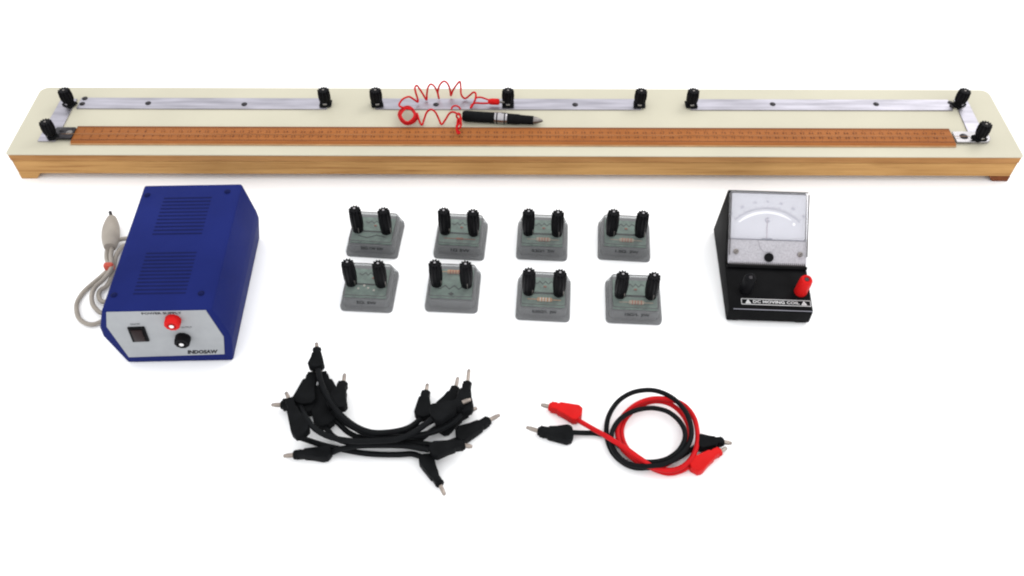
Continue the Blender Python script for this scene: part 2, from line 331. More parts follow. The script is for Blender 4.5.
def add_text(bm, s, size, xf, width=None, shear=0.0, bold=0.0, depth=0.0001, res=2):
    cu = bpy.data.curves.new('txt', 'FONT')
    cu.body = s; cu.size = 1; cu.align_x = 'CENTER'; cu.align_y = 'CENTER'
    cu.shear = shear; cu.offset = bold; cu.resolution_u = res
    o = bpy.data.objects.new('txt', cu)
    COL.objects.link(o)
    dg = bpy.context.evaluated_depsgraph_get()
    me = bpy.data.meshes.new_from_object(o.evaluated_get(dg))
    t = bmesh.new(); t.from_mesh(me)
    bpy.data.objects.remove(o); bpy.data.curves.remove(cu); bpy.data.meshes.remove(me)
    if t.verts:
        w = max(v.co.x for v in t.verts) - min(v.co.x for v in t.verts)
        k = (width / w / size) if width else 1.0
        bmesh.ops.scale(t, vec=(size * k, size, 1), verts=t.verts)
        f = bmesh.ops.extrude_face_region(t, geom=list(t.faces))
        bmesh.ops.translate(t, vec=(0, 0, depth), verts=[v for v in f['geom'] if isinstance(v, bmesh.types.BMVert)])
        bmesh.ops.recalc_face_normals(t, faces=t.faces)
        absorb(bm, t, xf)
    else:
        t.free()

def obj(name, bm, m, parent=None, loc=(0, 0, 0), rot=(0, 0, 0), smooth=40):
    me = bpy.data.meshes.new(name)
    bm.to_mesh(me); bm.free()
    me.materials.append(M[m] if isinstance(m, str) else m)
    if smooth:
        for p in me.polygons: p.use_smooth = True
        me.set_sharp_from_angle(angle=R(smooth))
    o = bpy.data.objects.new(name, me)
    COL.objects.link(o)
    o.location = loc; o.rotation_euler = rot
    if parent: o.parent = parent
    return o

def thing(name, label, cat, loc=(0, 0, 0), rz=0.0, group=None):
    o = bpy.data.objects.new(name, None)
    o.empty_display_size = 0.02
    COL.objects.link(o)
    o.location = loc; o.rotation_euler = (0, 0, rz)
    o['label'] = label; o['category'] = cat
    if group: o['group'] = group
    return o

def kids(o): return [c for c in COL.objects if c.parent == o]

def dup(o, parent=None):
    c = o.copy(); COL.objects.link(c)
    if parent: c.parent = parent
    for k in kids(o): dup(k, c)
    return c

def wob(bm, a, f):
    for v in bm.verts:
        v.co += noise.noise_vector(v.co * f) * a

# ------------------------------------------------------------------ the white surface
bm = bmesh.new()
add_prism(bm, [(-6, -5), (6, -5), (6, 8), (-6, 8)], -0.02, 0.0)
o = obj('white_table_surface', bm, 'surface', smooth=0)
o['kind'] = 'structure'

# ------------------------------------------------------------------ slide wire bridge
X0, X1, Y0, Y1, ZT, ZB = -0.5683, 0.5735, 0.7446, 0.8652, 0.039, 0.0086
BO = Vector((0, 0.805, 0))
br = thing('metre_bridge', 'long slide wire bridge with a cream top, wooden ruler and steel strips', 'metre bridge', BO)
def bpart(name, bm, m, parent=None, **kw):
    bm.transform(Matrix.Translation(-BO))
    return obj(name, bm, m, parent or br, **kw)

bm = bmesh.new()
add_prism(bm, rrect(X0, X1, Y0, Y1, [0.004, 0.010, 0.010, 0.004]), ZT - 0.0012, ZT, 0.0003, 1)
bpart('top_board', bm, 'cream')
bm = bmesh.new()
add_prism(bm, rrect(X0 + .0008, X1 - .0008, Y0 + .0008, Y1 - .0008, [0.003, 0.010, 0.010, 0.003]), ZT - 0.0098, ZT - 0.0013)
bpart('plywood_layer', bm, 'ply')
bm = bmesh.new()
add_prism(bm, rrect(X0 + .0012, X1 - .0012, Y0 + .0014, Y1 - .0014, [0.003, 0.010, 0.010, 0.003]), ZB, ZT - 0.0108, 0.0008, 1)
add_box(bm, ((X0 + X1) / 2, (Y0 + Y1) / 2, ZT - .0103), (X1 - X0 - .008, Y1 - Y0 - .008, .0016))
bpart('wooden_base', bm, 'pine')
for s in (-1, 1):
    bm = bmesh.new()
    xe = X0 + 0.0015 if s < 0 else X1 - 0.0015
    add_prism(bm, [(xe, ZB - .0002), (xe, 0), (xe - s * 0.018, 0), (xe - s * 0.025, ZB - .0002)], Y0 + .002, Y1 - .004, 0.0005, 1,
              Matrix(((1, 0, 0, 0), (0, 0, 1, 0), (0, 1, 0, 0), (0, 0, 0, 1))))
    bpart('foot', bm, 'endgrain' if s > 0 else 'pine')

def screw_bm(r=0.003, slot=True):
    bm = bmesh.new()
    add_lathe(bm, [(r, 0), (r, .0004), (r * .8, .001), (r * .35, .0013)], 14)
    add_lathe(bm, [(r * 1.35, -.0002), (r * 1.35, .0002)], 14)
    return bm
SCREW = {}
def screw(x, y, z, parent, m='dark_metal', r=0.0026):
    o = obj('screw', screw_bm(r), m, parent, (x - BO.x, y - BO.y, z), (0, 0, random.random() * 3))
    b = bmesh.new()
    add_box(b, (0, 0, .00135), (r * 1.3, r * .3, .0003))
    return o
def strip(poly, scr, m='steel', z=ZT, th=0.0015):
    poly = [(x, y - .0024) for x, y in poly]; scr = [(x, y - .0030) for x, y in scr]
    bm = bmesh.new()
    add_prism(bm, poly, z, z + th, 0.0002, 1)
    o = bpart('metal_strip', bm, m)
    for x, y in scr: screw(x, y, z + th, o)
    return o
strip([(-0.5130, 0.8262), (-0.2188, 0.8262), (-0.2188, 0.8462), (-0.5130, 0.8462)], [(-0.431, 0.8365), (-0.317, 0.8350)])
strip([(-0.1612, 0.8264), (0.1512, 0.8268), (0.1512, 0.8466), (-0.1612, 0.8462)], [(-0.0905, 0.8355), (0.074, 0.8360)])
strip([(0.2098, 0.8268), (0.5185, 0.8272), (0.5185, 0.8470), (0.2098, 0.8466)], [(0.308, 0.8380), (0.4305, 0.8385)])
strip([(-0.5385, 0.768), (-0.5185, 0.768), (-0.5175, 0.8440), (-0.5365, 0.8440)], [], z=ZT + 0.0001)
strip([(0.5225, 0.770), (0.5400, 0.770), (0.5415, 0.8475), (0.5255, 0.8475)], [], z=ZT + 0.0001)

# ruler
RX0, RX1, RY0, RY1, RT = -0.4995, 0.5015, 0.7612, 0.7902, ZT + 0.0036
bm = bmesh.new()
add_prism(bm, [(RY0, ZT), (RY1, ZT), (RY1, RT - .0008), (RY1 - .002, RT), (RY0 + .0022, RT), (RY0, ZT + .0022)], RX0, RX1, 0.0002, 1,
          Matrix(((0, 0, 1, 0), (1, 0, 0, 0), (0, 1, 0, 0), (0, 0, 0, 1))))
ruler = bpart('ruler', bm, 'ruler')
bm = bmesh.new()
add_box(bm, ((RX0 + RX1) / 2, RY0 - .0003, ZT + .0010), (RX1 - RX0, .0008, .0019))  # thin strip carrying the painted highlight of the front bevel
bpart('ruler_edge_lit', bm, 'ruler_edge_lit', ruler)
bm = bmesh.new()
for i in range(0, 1001, 2):
    x = RX0 + 0.0005 + i * 0.001
    ln = 0.0046 if i % 10 == 0 else (0.0030 if i % 2 == 0 else 0)
    for s in (0, 1):
        y = RY0 + .0024 + ln / 2 if s == 0 else RY1 - .0022 - ln / 2
        add_box(bm, (x, y, RT + .00004), (0.0004, ln, .00008))
add_box(bm, ((RX0 + RX1) / 2, RY0 + .0046, RT + .00008), (RX1 - RX0, .0005, .00008))  # plain dark line near the front edge, apart from the graduations
add_box(bm, ((RX0 + RX1) / 2, RY1 - .0021, RT + .00008), (RX1 - RX0, .0009, .00008))  # plain dark line along the back edge
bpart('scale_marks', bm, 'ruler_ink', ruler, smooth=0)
glyph = {}
for d in '0123456789':
    g = bmesh.new()
    add_text(g, d, 0.0052, I4, depth=.00008, res=1)
    me = bpy.data.meshes.new('g'); g.to_mesh(me); g.free(); glyph[d] = me
bm = bmesh.new()
for i in range(1, 100):
    st = str(i)
    for s in (0, 1):
        for k, ch in enumerate(st):
            t = bmesh.new(); t.from_mesh(glyph[ch])
            dx = (k - (len(st) - 1) / 2) * 0.0031
            y = RY0 + .0107 if s == 0 else RY1 - .0102
            t.transform(T(RX0 + .0005 + i * .01 + dx, y, RT + .00005))
            absorb(bm, t)
bpart('numerals', bm, 'ruler_ink', ruler, smooth=0)
for me in glyph.values(): bpy.data.meshes.remove(me)

# resistance wire above the ruler, its end clamps
bm = bmesh.new()
add_tube(bm, [(-0.515, .7738, ZT + .0052), (0, .7738, ZT + .0052), (0.520, .7738, ZT + .0052)], .00024, 8, 0)
bpart('resistance_wire', bm, 'wire')
bm = bmesh.new()
add_prism(bm, rrect(-0.5225, -0.4993, .7672, .7860, .002), ZT + .0018, ZT + .0050, .0006, 2)
c1 = bpart('wire_clamp', bm, 'dark_metal')
screw(-0.5045, .7765, ZT + .0050, c1, 'dull', .0026)
screw(-0.5145, .7800, ZT + .0050, c1, 'dark_metal', .0026)
bm = bmesh.new()
add_prism(bm, rrect(0.5035, 0.5440, .7662, .7845, [.009, .002, .001, .001]), ZT + .0018, ZT + .0036, .0004, 1)
c2 = bpart('wire_clamp', bm, 'bright')
screw(0.5140, .7755, ZT + .0036, c2, 'dark_metal', .0036)

# binding posts of the bridge
def knob_bm(h, r, lobes=11, base=0.0):
    pr, am = [], []
    for f, k, a in ((0, .82, .02), (.04, .90, .05), (.25, .98, .06), (.55, 1.0, .07), (.80, .93, .08), (.92, .87, .14), (.985, .82, .16), (1.0, .72, .12), (1.0, .42, .0), (.985, .38, 0)):
        pr.append((r * k, base + h * f)); am.append(r * a)
    b = bmesh.new()
    add_lathe(b, pr, lobes * 4, I4, lobes, am)
    return b
def bridge_post(x, y, rz, facing=0):
    b = bmesh.new()
    add_box(b, (0, 0, .0012), (.0140, .0118, .0024), .0006, 1)
    p = obj('binding_post', b, 'black', br, (x - BO.x, y - BO.y, ZT + .0015), (0, 0, rz))
    b = bmesh.new()
    add_lathe(b, [(.0046, .0024), (.0046, .0052)], 16)
    obj('collar', b, 'dark_metal', p)
    b = bmesh.new()
    add_box(b, (0, -.0047, .0036), (.0046, .0012, .0021), .0003, 1)
    obj('clamping_tab', b, 'bright', p)
    b = knob_bm(.0160, .0069, 12, .0050)
    obj('knob', b, 'knob', p)
    b = bmesh.new()
    add_lathe(b, [(.0013, .0200), (.0013, .0213), (.0009, .0216)], 10)
    obj('stud', b, 'dull', p)
    return p
p0 = bridge_post(-0.2206, .8325, 0)
for x, y, rz in ((-0.1600, .8325, .25), (-0.0053, .8327, 0), (0.1500, .8325, -.1), (0.2110, .8327, .05), (-0.5222, .8305, -.5), (-0.5228, .7715, -.9), (0.5275, .8342, .6), (0.5302, .7722, .35)):
    q = dup(p0, br)
    q.location = (x - BO.x, y - BO.y, ZT + .0015 + (.002 if y < .8 else 0)); q.rotation_euler = (0, 0, rz)
for x, y in ((-0.5085, .8420), (-0.5085, .8320), (0.5195, .8385), (0.5195, .8320), (0.5235, .7800)):
    screw(x, y, ZT + .0016, br, 'dark_metal', .0025).name = 'clamping_screw'

# ------------------------------------------------------------------ jockey with coiled lead
ja, jb = [Vector(p) for p in TRACE['jockey']]
jk = thing('jockey_probe', 'black pen shaped jockey with steel tip lying on the cream board above the ruler', 'probe', ((ja + jb) / 2).to_tuple()[:2] + (ZT,))
JO = jk.location.copy()
def jpart(name, bm, m, parent=None, **kw):
    bm.transform(Matrix.Translation(-JO))
    return obj(name, bm, m, parent or jk, **kw)
ja.z = ZT + .0064; jb.z = ZT + .0058
L = (jb - ja).length
F = along(ja, jb)
bm = bmesh.new()
add_lathe(bm, [(.0050, 0), (.0060, .002), (.0063, .004), (.0062, L * .40)], 28, F)
jpart('handle', bm, 'black')
bm = bmesh.new()
add_lathe(bm, [(.0063, L * .40), (.0065, L * .405), (.0065, L * .55), (.0062, L * .555)], 28, F)
add_lathe(bm, [(.0066, L * .47), (.0067, L * .475), (.0067, L * .49), (.0066, L * .495)], 28, F)
jpart('metal_band', bm, 'bright')
bm = bmesh.new()
for q in (.430, .525):
    add_lathe(bm, [(.0064, L * q - .0009), (.0067, L * q - .0007), (.0067, L * q + .0007), (.0064, L * q + .0009)], 28, F)
jpart('band_rings', bm, 'dark_metal')
bm = bmesh.new()
add_lathe(bm, [(.0060, L * .555), (.0059, L * .70), (.0053, L * .72), (.0050, L * .88)], 28, F)
jpart('front_grip', bm, 'black')
bm = bmesh.new()
add_lathe(bm, [(.0046, L * .88), (.0040, L * .92), (.0016, L * .985), (.0004, L)], 24, F)
jpart('tip', bm, 'dull')
bm = bmesh.new()
add_tube(bm, TRACE['coil'], .00115, 8, 5)
add_tube(bm, TRACE['coil_lead'], .00105, 8, 6)
add_tube(bm, TRACE['coil_arc'], .00105, 8, 6)
jpart('coiled_lead', bm, 'red_cable')
a, b, c = [Vector(p) for p in TRACE['coil_plug']]
F2 = along(a, b); l2 = (b - a).length
bm = bmesh.new()
add_lathe(bm, [(.0022, -.001), (.0034, .001), (.0038, .004), (.0038, l2 - .002), (.0030, l2)], 18, F2)
pl = jpart('plug', bm, 'red')
bm = bmesh.new()
add_lathe(bm, [(.0016, l2), (.0016, l2 + (c - b).length)], 12, F2)
jpart('pin', bm, 'dull', pl)

# ------------------------------------------------------------------ power supply
ps = thing('power_supply', 'blue metal power supply box with a pale grey front panel and mains cord', 'power supply', (-0.3195, 0.490, 0), R(1.6))
XZ = Matrix(((1, 0, 0, 0), (0, 0, 1, 0), (0, 1, 0, 0), (0, 0, 0, 1)))     # prism z -> local y
bm = bmesh.new()
prof = [(-.0520, .0006), (.0495, .0006), (.0560, .033), (.0555, .043), (.0490, .0815), (-.0490, .0815), (-.0595, .056), (-.0610, .043)]
add_prism(bm, prof, 0, .163, .0022, 3, XZ)
case = obj('case', bm, 'blue', ps)
pan = [(-.0478, .0105), (.0440, .0125), (.0500, .0400), (.0440, .0800), (-.0450, .0800), (-.0520, .0590)]
bm = bmesh.new()
add_prism(bm, pan, -.0006, .001, .0002, 1, XZ)
fp = obj('front_panel', bm, 'panel', ps)
FR = Matrix(((1, 0, 0, 0), (0, 0, -1, 0), (0, 1, 0, 0), (0, 0, 0, 1)))    # text on a face looking to -y
bm = bmesh.new()
add_text(bm, 'POWER SUPPLY', .0042, T(.0035, -.00062, .0775) @ FR, width=.036, bold=.03)
add_text(bm, 'ON/OFF', .0036, T(-.0250, -.00062, .0622) @ FR, width=.0088)
add_text(bm, 'OUTPUT', .0036, T(.0200, -.00062, .0560) @ FR, width=.0100)
add_text(bm, 'INDOSAW', .0075, T(.0235, -.00062, .0170) @ FR, width=.0300, shear=.35, bold=.055)
obj('lettering', bm, 'print', fp, smooth=0)
bm = bmesh.new()
add_prism(bm, [(-.0352, .0365), (-.0195, .0370), (-.0175, .0590), (-.0332, .0585)], -.0022, -.0004, .0006, 2, XZ)
sw = obj('rocker_switch', bm, 'black', ps)
bm = bmesh.new()
add_prism(bm, [(-.0320, .0390), (-.0217, .0393), (-.0204, .0565), (-.0307, .0562)], -.0040, -.0020, .0010, 2, XZ)
obj('rocker', bm, 'rocker', sw)
for x, z, m in ((.0120, .0690, 'red'), (.0130, .0412, 'knob')):
    F = T(x, -.0004, z) @ Matrix.Rotation(R(90), 4, 'X')
    bm = bmesh.new()
    add_lathe(bm, [(.0068, 0), (.0070, .001), (.0069, .0075), (.0063, .0085), (.0040, .0086), (.0036, .0072)], 40, F, 10, [.0001, .0003, .0003, .0002, 0, 0])
    t = obj('terminal', bm, m, ps)
    bm = bmesh.new()
    add_lathe(bm, [(.0022, .0070), (.0022, .0092), (.0016, .0097)], 16, F)
    obj('socket', bm, 'white_metal', t)
for y0, y1 in ((.094, .143), (.0195, .0690)):
    bm = bmesh.new()
    n = 11 if y0 > .05 else 12
    for i in range(n):
        y = y0 + (y1 - y0) * i / (n - 1)
        add_prism(bm, rrect(-.0255, .0225, y - .0010, y + .0010, .0009, 3), .0811, .08158)
    obj('vent_grille', bm, 'blue_dark', ps, smooth=0)
for x, y in ((-.0425, .0185), (.0365, .0185), (-.0430, .148), (.0365, .151)):
    obj('screw', screw_bm(.0024), 'blue_dark', ps, (x, y, .0815))
for x in (-.043, .043):
    for y in (.02, .145):
        bm = bmesh.new()
        add_lathe(bm, [(.006, 0), (.0065, .0035)], 16, T(x, y, 0))
        obj('foot', bm, 'black', ps)
inv = (Matrix.Translation(ps.location) @ Matrix.Rotation(R(1.6), 4, 'Z')).inverted()
bm = bmesh.new()
for k in ('cord_a', 'cord_b', 'cord_c'):
    add_tube(bm, TRACE[k], .0023, 10, 7)
bm.transform(inv)
pc = obj('mains_cord', bm, 'cordgrey', ps)
a, b, c, d = [Vector(p) for p in TRACE['mains_plug']]
bm = bmesh.new()
add_tube(bm, [a, a.lerp(c, .33), a.lerp(c, .66), c], .009, 18, 8, rr=lambda u: .0035 + .0058 * math.sin(math.pi * min(1, .12 + u * .83)) ** .8)
bm.transform(inv)
mp_ = obj('mains_plug', bm, 'cordgrey', pc)
bm = bmesh.new()
for s in (-.0,):
    add_tube(bm, [c - (d - c) * .25, c.lerp(d, .5), d], .0018, 10, 3)
bm.transform(inv)
obj('plug_pin', bm, 'dark_metal', pc)
t0 = Vector(TRACE['cord_tie'][0])
bm = bmesh.new()
add_box(bm, t0, (.010, .0065, .013), .0022, 2)
bm.transform(inv)
obj('cord_tie', bm, 'tie', pc)

# ------------------------------------------------------------------ resistor boxes
def post_tree(root, x, y, z):
    b = bmesh.new()
    add_lathe(b, [(.0056, 0), (.0056, .0016), (.0048, .0024)], 20)
    p = obj('binding_post', b, 'black', root, (x, y, z), (0, 0, random.random()))
    b = knob_bm(.0293, .0064, 11, .002)
    obj('knob', b, 'knob', p)
    b = bmesh.new()
    add_lathe(b, [(.0012, .029), (.0012, .0325), (.0008, .0329)], 12)
    obj('stud', b, 'bright', p)
    b = bmesh.new()
    add_box(b, (.0008, -.0058, .0052), (.0010, .0016, .0072), .0003, 1)
    obj('contact_strip', b, 'dull', p)
    return p

def zigzag(bm, x0, x1, y, amp, z, n=5, w=.0007):
    pts = [(x0, y)] + [(x0 + (x1 - x0) * (i + 1) / (n + 2), y + (amp if i % 2 else -amp)) for i in range(n + 1)] + [(x1, y)]
    for (ax, ay), (bx, by) in zip(pts, pts[1:]):
        ln = math.hypot(bx - ax, by - ay)
        add_box(bm, (0, 0, 0), (ln + w, w, .0003), 0, 1, T((ax + bx) / 2, (ay + by) / 2, z) @ Matrix.Rotation(math.atan2(by - ay, bx - ax), 4, 'Z'))

def resistor(bm, x, y, z, l, r):
    add_lathe(bm, [(r * .8, -l / 2), (r, -l / 2 + .0015), (r, -l * .18), (r * .9, -l * .12), (r * .9, l * .12), (r, l * .18), (r, l / 2 - .0015), (r * .8, l / 2)], 16,
              T(x, y, z) @ Matrix.Rotation(R(90), 4, 'Y'))

def resistor_box(kind, label, loc, rz, w, txt):
    t = thing('resistor_box', label, 'resistor box', loc, rz, 'grey resistor boxes in two rows')
    k = w / .055
    h = .0220
    # moulded lid, hollow below
    bm = bmesh.new()
    base = rrect(-.0275 * k, .0275 * k, 0, .054, .0045, 4)
    top = rrect(-.0226 * k, .0226 * k, .0040, .0470, .0030, 4)
    tb = bmesh.new()
    va = [tb.verts.new((x, y, .0010)) for x, y in base]
    vm = [tb.verts.new((x, y, .0050)) for x, y in base]
    vb = [tb.verts.new((x, y, h)) for x, y in top]
    n = len(base)
    for p, q in ((va, vm), (vm, vb)):
        for i in range(n):
            tb.faces.new((p[i], p[(i + 1) % n], q[(i + 1) % n], q[i]))
    tb.faces.new(vb)
    bmesh.ops.recalc_face_normals(tb, faces=tb.faces)
    bmesh.ops.bevel(tb, geom=[e for e in tb.edges if all(abs(v.co.z - h) < 1e-7 for v in e.verts)], offset=.0009, segments=2, profile=.5, affect='EDGES')
    absorb(bm, tb)
    lid = obj('lid', bm, 'smoke', t)
    bm = bmesh.new()
    ring = [(x * .985, .0255 + (y - .0255) * .985, h - .0003) for x, y in top]
    add_tube(bm, ring + ring[:1], .00042, 6, 0)
    obj('rim', bm, 'smoke_edge', lid)
    bm = bmesh.new()
    add_prism(bm, rrect(-.0273 * k, .0273 * k, .0002, .0538, .0045, 4), 0, .0035)
    add_prism(bm, rrect(-.0240 * k, .0240 * k, .0040, .0495, .0040, 4), .0034, .0150, 0, 1)
    obj('base', bm, 'smoke_base', t)
    bm = bmesh.new()
    zp = .0176
    if kind != 'B2':
        add_box(bm, (0, .0245, zp - .0008), (.0430 * k, .0370, .0016))
    else:
        add_box(bm, (0, .0245, zp - .0008), (.0430 * k, .0375, .0016))
    pcb = obj('circuit_board', bm, 'pcb', t)
    bm = bmesh.new()
    zt = zp + .0003
    if kind == 'B2':
        zigzag(bm, -.016, .016, .0190, .0024, zt, 5)
        add_prism(bm, [(-.0030, .0105), (0, .0086), (.0030, .0105), (0, .0124)], zp, zp + .0005)
    else:
        zigzag(bm, -.010, .010, .0360, .0018, zt, 5, .0006)
        add_box(bm, (0, .0222, zt), (.0240, .0016, .0004))
        if kind in ('A3', 'A4', 'B3', 'B4'):
            for i in range(11): add_box(bm, (-.0085 + i * .0017, .0224, zt + .0002), (.0008, .0020, .0004))
    if kind == 'A1':
        zigzag(bm, -.014, .014, .0150, .0022, zt, 1, .0008)
    obj('circuit_symbol', bm, 'pcb_print', pcb, smooth=0)
    bm = bmesh.new()
    add_box(bm, (.001 if kind != 'B1' else .005, .0305, zp + .0007), (.0032, .0022, .0014), .0005, 1)
    if kind != 'B2': obj('component', bm, 'led', pcb)
    else: bm.free()
    if kind in ('A3', 'A4', 'B3', 'B4', 'B2', 'A2'):
        y = .0380 if kind == 'B2' else .0125
        l, r = (.0150, .0021) if kind != 'A2' else (.0075, .0012)
        bm = bmesh.new()
        resistor(bm, .0012 if kind != 'A2' else .001, y, zp + .0022, l, r)
        add_tube(bm, [(-.016, y, zp + .0021), (.0175, y, zp + .0021)], .00045, 6, 0)
        rs = obj('resistor', bm, {'B3': 'res_orange', 'B2': 'res_orange', 'A2': 'led'}.get(kind, 'res_pale'), pcb)
        if kind != 'A2':
            bm = bmesh.new()
            for dx in (-.0042, -.0014, .0014, .0046):
                add_lathe(bm, [(r * 1.06, -.0005), (r * 1.06, .0005)], 16, T(.0012 + dx, y, zp + .0022) @ Matrix.Rotation(R(90), 4, 'Y'))
            # colour rings belong to the resistor: third level is the limit, so they are joined to its parent board
            obj('colour_rings', bm, 'band_white' if kind in ('B3',) else 'band_red', pcb)
    if kind == 'B1':
        bm = bmesh.new()
        for dx, dy in ((-.0085, .0165), (-.0030, .0205), (.0015, .0175), (.0075, .0150)):
            add_lathe(bm, [(.0012, 0), (.0010, .0006), (.0004, .0009)], 10, T(dx, dy, zp))
        obj('solder_joints', bm, 'band_white', pcb)
    if txt:
        a = math.atan2(h - .005, .0040)
        bm = bmesh.new()
        add_text(bm, txt, .0046, T(.0015, .0019, .0132) @ Matrix.Rotation(a, 4, 'X') @ T(0, 0, .0002), width=.0245 if len(txt) > 7 else .0200, bold=.026)
        obj('lettering', bm, 'print', t, smooth=0)
    for s in (-1, 1):
        post_tree(t, s * .0152, .0196, h)
    return t

resistor_box('A1', 'smoky resistor box in the back row, nearest the blue power supply', (-.1500, .6256, 0), R(-4.4), .0560, '20Ω 1W 5W')
resistor_box('A2', 'back row resistor box with a tiny reddish component behind its short front print', (-.0572, .6233, 0), R(-4.0), .0545, '1Ω 5W')
resistor_box('A3', 'back row resistor box standing directly behind the one with an orange resistor and pale bands', (.0312, .6226, 0), R(-3.0), .0548, '0.2Ω/1. 2W')
resistor_box('A4', 'back row resistor box with a beige resistor, closest to the galvanometer', (.1188, .6220, 0), R(-4.0), .0560, '1.0Ω. 2W')
resistor_box('B1', 'front row resistor box with white solder dots and no visible resistor', (-.1479, .5520, 0), R(-3.2), .0535, '5Ω. 5W')
resistor_box('B2', 'resistor box with blank front wall and an orange resistor behind its posts', (-.0618, .5515, 0), R(-2.8), .0540, '')
resistor_box('B3', 'front row resistor box with an orange pale-banded resistor in front of its posts', (.0306, .5410, 0), R(-3.4), .0550, '0.05Ω/1. 2W')
resistor_box('B4', 'front row resistor box with a beige red-banded resistor, rightmost of its row', (.1222, .5375, 0), R(-2.8), .0563, '10Ω/1. 2W')

# ------------------------------------------------------------------ galvanometer
ga = thing('galvanometer', 'black moving coil galvanometer with a sloping white dial under clear plastic', 'galvanometer', (.2562, .5395, 0), R(-2.4))
YZ = Matrix(((0, 0, 1, 0), (1, 0, 0, 0), (0, 1, 0, 0), (0, 0, 0, 1)))      # (y, z) profile swept along x
bm = bmesh.new()
add_prism(bm, [(0, .0025), (0, .0190), (.0020, .0212), (.0470, .0275), (.0530, .0280), (.1060, .0720), (.1110, .0735), (.1160, .0725), (.1260, .0025)], -.0415, .0415, .0018, 3, YZ)
for v in bm.verts:
    v.co.x *= 1 - .75 * max(0, v.co.z - .015)
obj('case', bm, 'black_case', ga)
# frame of the sloping dial: u right, v up the slope, w outwards
d0, d1 = Vector((.0004, .0490, .0318)), Vector((.0004, .1065, .0800))
vv = (d1 - d0).normalized(); ww = Vector((1, 0, 0)).cross(vv)
DL = (d1 - d0).length
DF = Matrix(((1, vv.x, ww.x, d0.x), (0, vv.y, ww.y, d0.y), (0, vv.z, ww.z, d0.z), (0, 0, 0, 1)))
HW = .0398
bm = bmesh.new()
add_prism(bm, rrect(-HW + .002, HW - .002, .0270, DL - .002, .002), -.0058, -.0040, 0, 1, DF)
dp = obj('dial_plate', bm, 'dial', ga)
PV = Vector((-.0010, .0108))           # pivot of the needle in dial coordinates
def arc(bm, r0, r1, a0, a1, z0, z1, n=40, taper=None):
    t = bmesh.new()
    rows = []
    for i in range(n + 1):
        u = i / n
        a = R(a0 + (a1 - a0) * u)
        k = taper(u) if taper else 1
        rm, hw = (r0 + r1) / 2, (r1 - r0) / 2 * k
        rows.append([t.verts.new((PV.x + math.sin(a) * q, PV.y + math.cos(a) * q, z)) for q, z in ((rm - hw, z0), (rm + hw, z0), (rm + hw, z1), (rm - hw, z1))])
    for p, q in zip(rows, rows[1:]):
        for j in range(4): t.faces.new((p[j], p[(j + 1) % 4], q[(j + 1) % 4], q[j]))
    t.faces.new(rows[0]); t.faces.new(list(reversed(rows[-1])))
    bmesh.ops.recalc_face_normals(t, faces=t.faces)
    absorb(bm, t, DF)
bm = bmesh.new()
arc(bm, .0422, .0448, -41, 33.5, -.0039, -.0037, taper=lambda u: min(1.0, .45 + 3 * min(u, 1 - u)) * (1.15 - .35 * u))
add_lathe(bm, [(.0016, -.0039), (.0016, -.0037)], 16, DF @ T(.0262, .0430, 0))
obj('mirror_band', bm, 'dial_band', dp)
bm = bmesh.new()
arc(bm, .0471, .0474, -44, 44, -.0039, -.0038)
for i in range(61):
    a = R(-42 + 84 * i / 60)
    l = .0036 if i % 10 == 0 else (.0026 if i % 5 == 0 else .0016)
    rm = .0474 + l / 2
    add_box(bm, (0, 0, 0), (.00032, l, .0001), 0, 1, DF @ T(PV.x + math.sin(a) * rm, PV.y + math.cos(a) * rm, -.00385) @ Matrix.Rotation(-a, 4, 'Z'))
for i, s in enumerate(('30', '20', '10', '0', '10', '20', '30')):
    a = R(-42 + 14 * i)
    add_text(bm, s, .0040, DF @ T(PV.x + math.sin(a) * .0545, PV.y + math.cos(a) * .0545, -.0039) @ Matrix.Rotation(-a, 4, 'Z'))
obj('scale_marks', bm, 'faint_print', dp, smooth=0)
bm = bmesh.new()
add_text(bm, 'G', .0075, DF @ T(-.0010, .0468 - .0005, -.0039))
obj('letter', bm, 'faint_print', dp, smooth=0)
bm = bmesh.new()
add_box(bm, (-.0010, .0385, -.0030), (.0005, .0200, .0003), 0, 1, DF)
obj('needle', bm, 'red_print', ga)
bm = bmesh.new()
add_prism(bm, rrect(-HW + .0008, HW - .0008, .0012, .0262, .001), -.0052, -.0012, .0004, 1, DF)
lp = obj('lower_cover_plate', bm, 'dial_low', ga)
bm = bmesh.new()
add_prism(bm, [(-.0100, .0255), (-.0075, .0175), (-.0040, .0140), (.0040, .0140), (.0075, .0175), (.0100, .0255)], -.0012, -.0007, .0004, 1, DF)
obj('raised_fan', bm, 'dial_low', lp)
bm = bmesh.new()
add_box(bm, (0, .0266, -.0010), (2 * HW - .002, .0006, .0008), 0, 1, DF)
add_box(bm, (-.0010, .0275, -.0022), (.0105, .0012, .0006), 0, 1, DF)
obj('divider_line', bm, 'faint_print', lp)
bm = bmesh.new()
for i in range(38):
    x = -.0375 + i * .00203
    add_prism(bm, [(x - .0009, -.0002), (x + .0009, -.0002), (x, .0036)], -.0012, -.0006, 0, 1, DF)
obj('serrated_edge', bm, 'seam', lp, smooth=0)
bm = bmesh.new()
add_lathe(bm, [(.0046, -.0012), (.0046, .0008), (.0040, .0013), (.0030, .0013), (.0028, .0009)], 24, DF @ T(.0012, .0085, 0))
obj('zero_adjuster', bm, 'knob', ga)
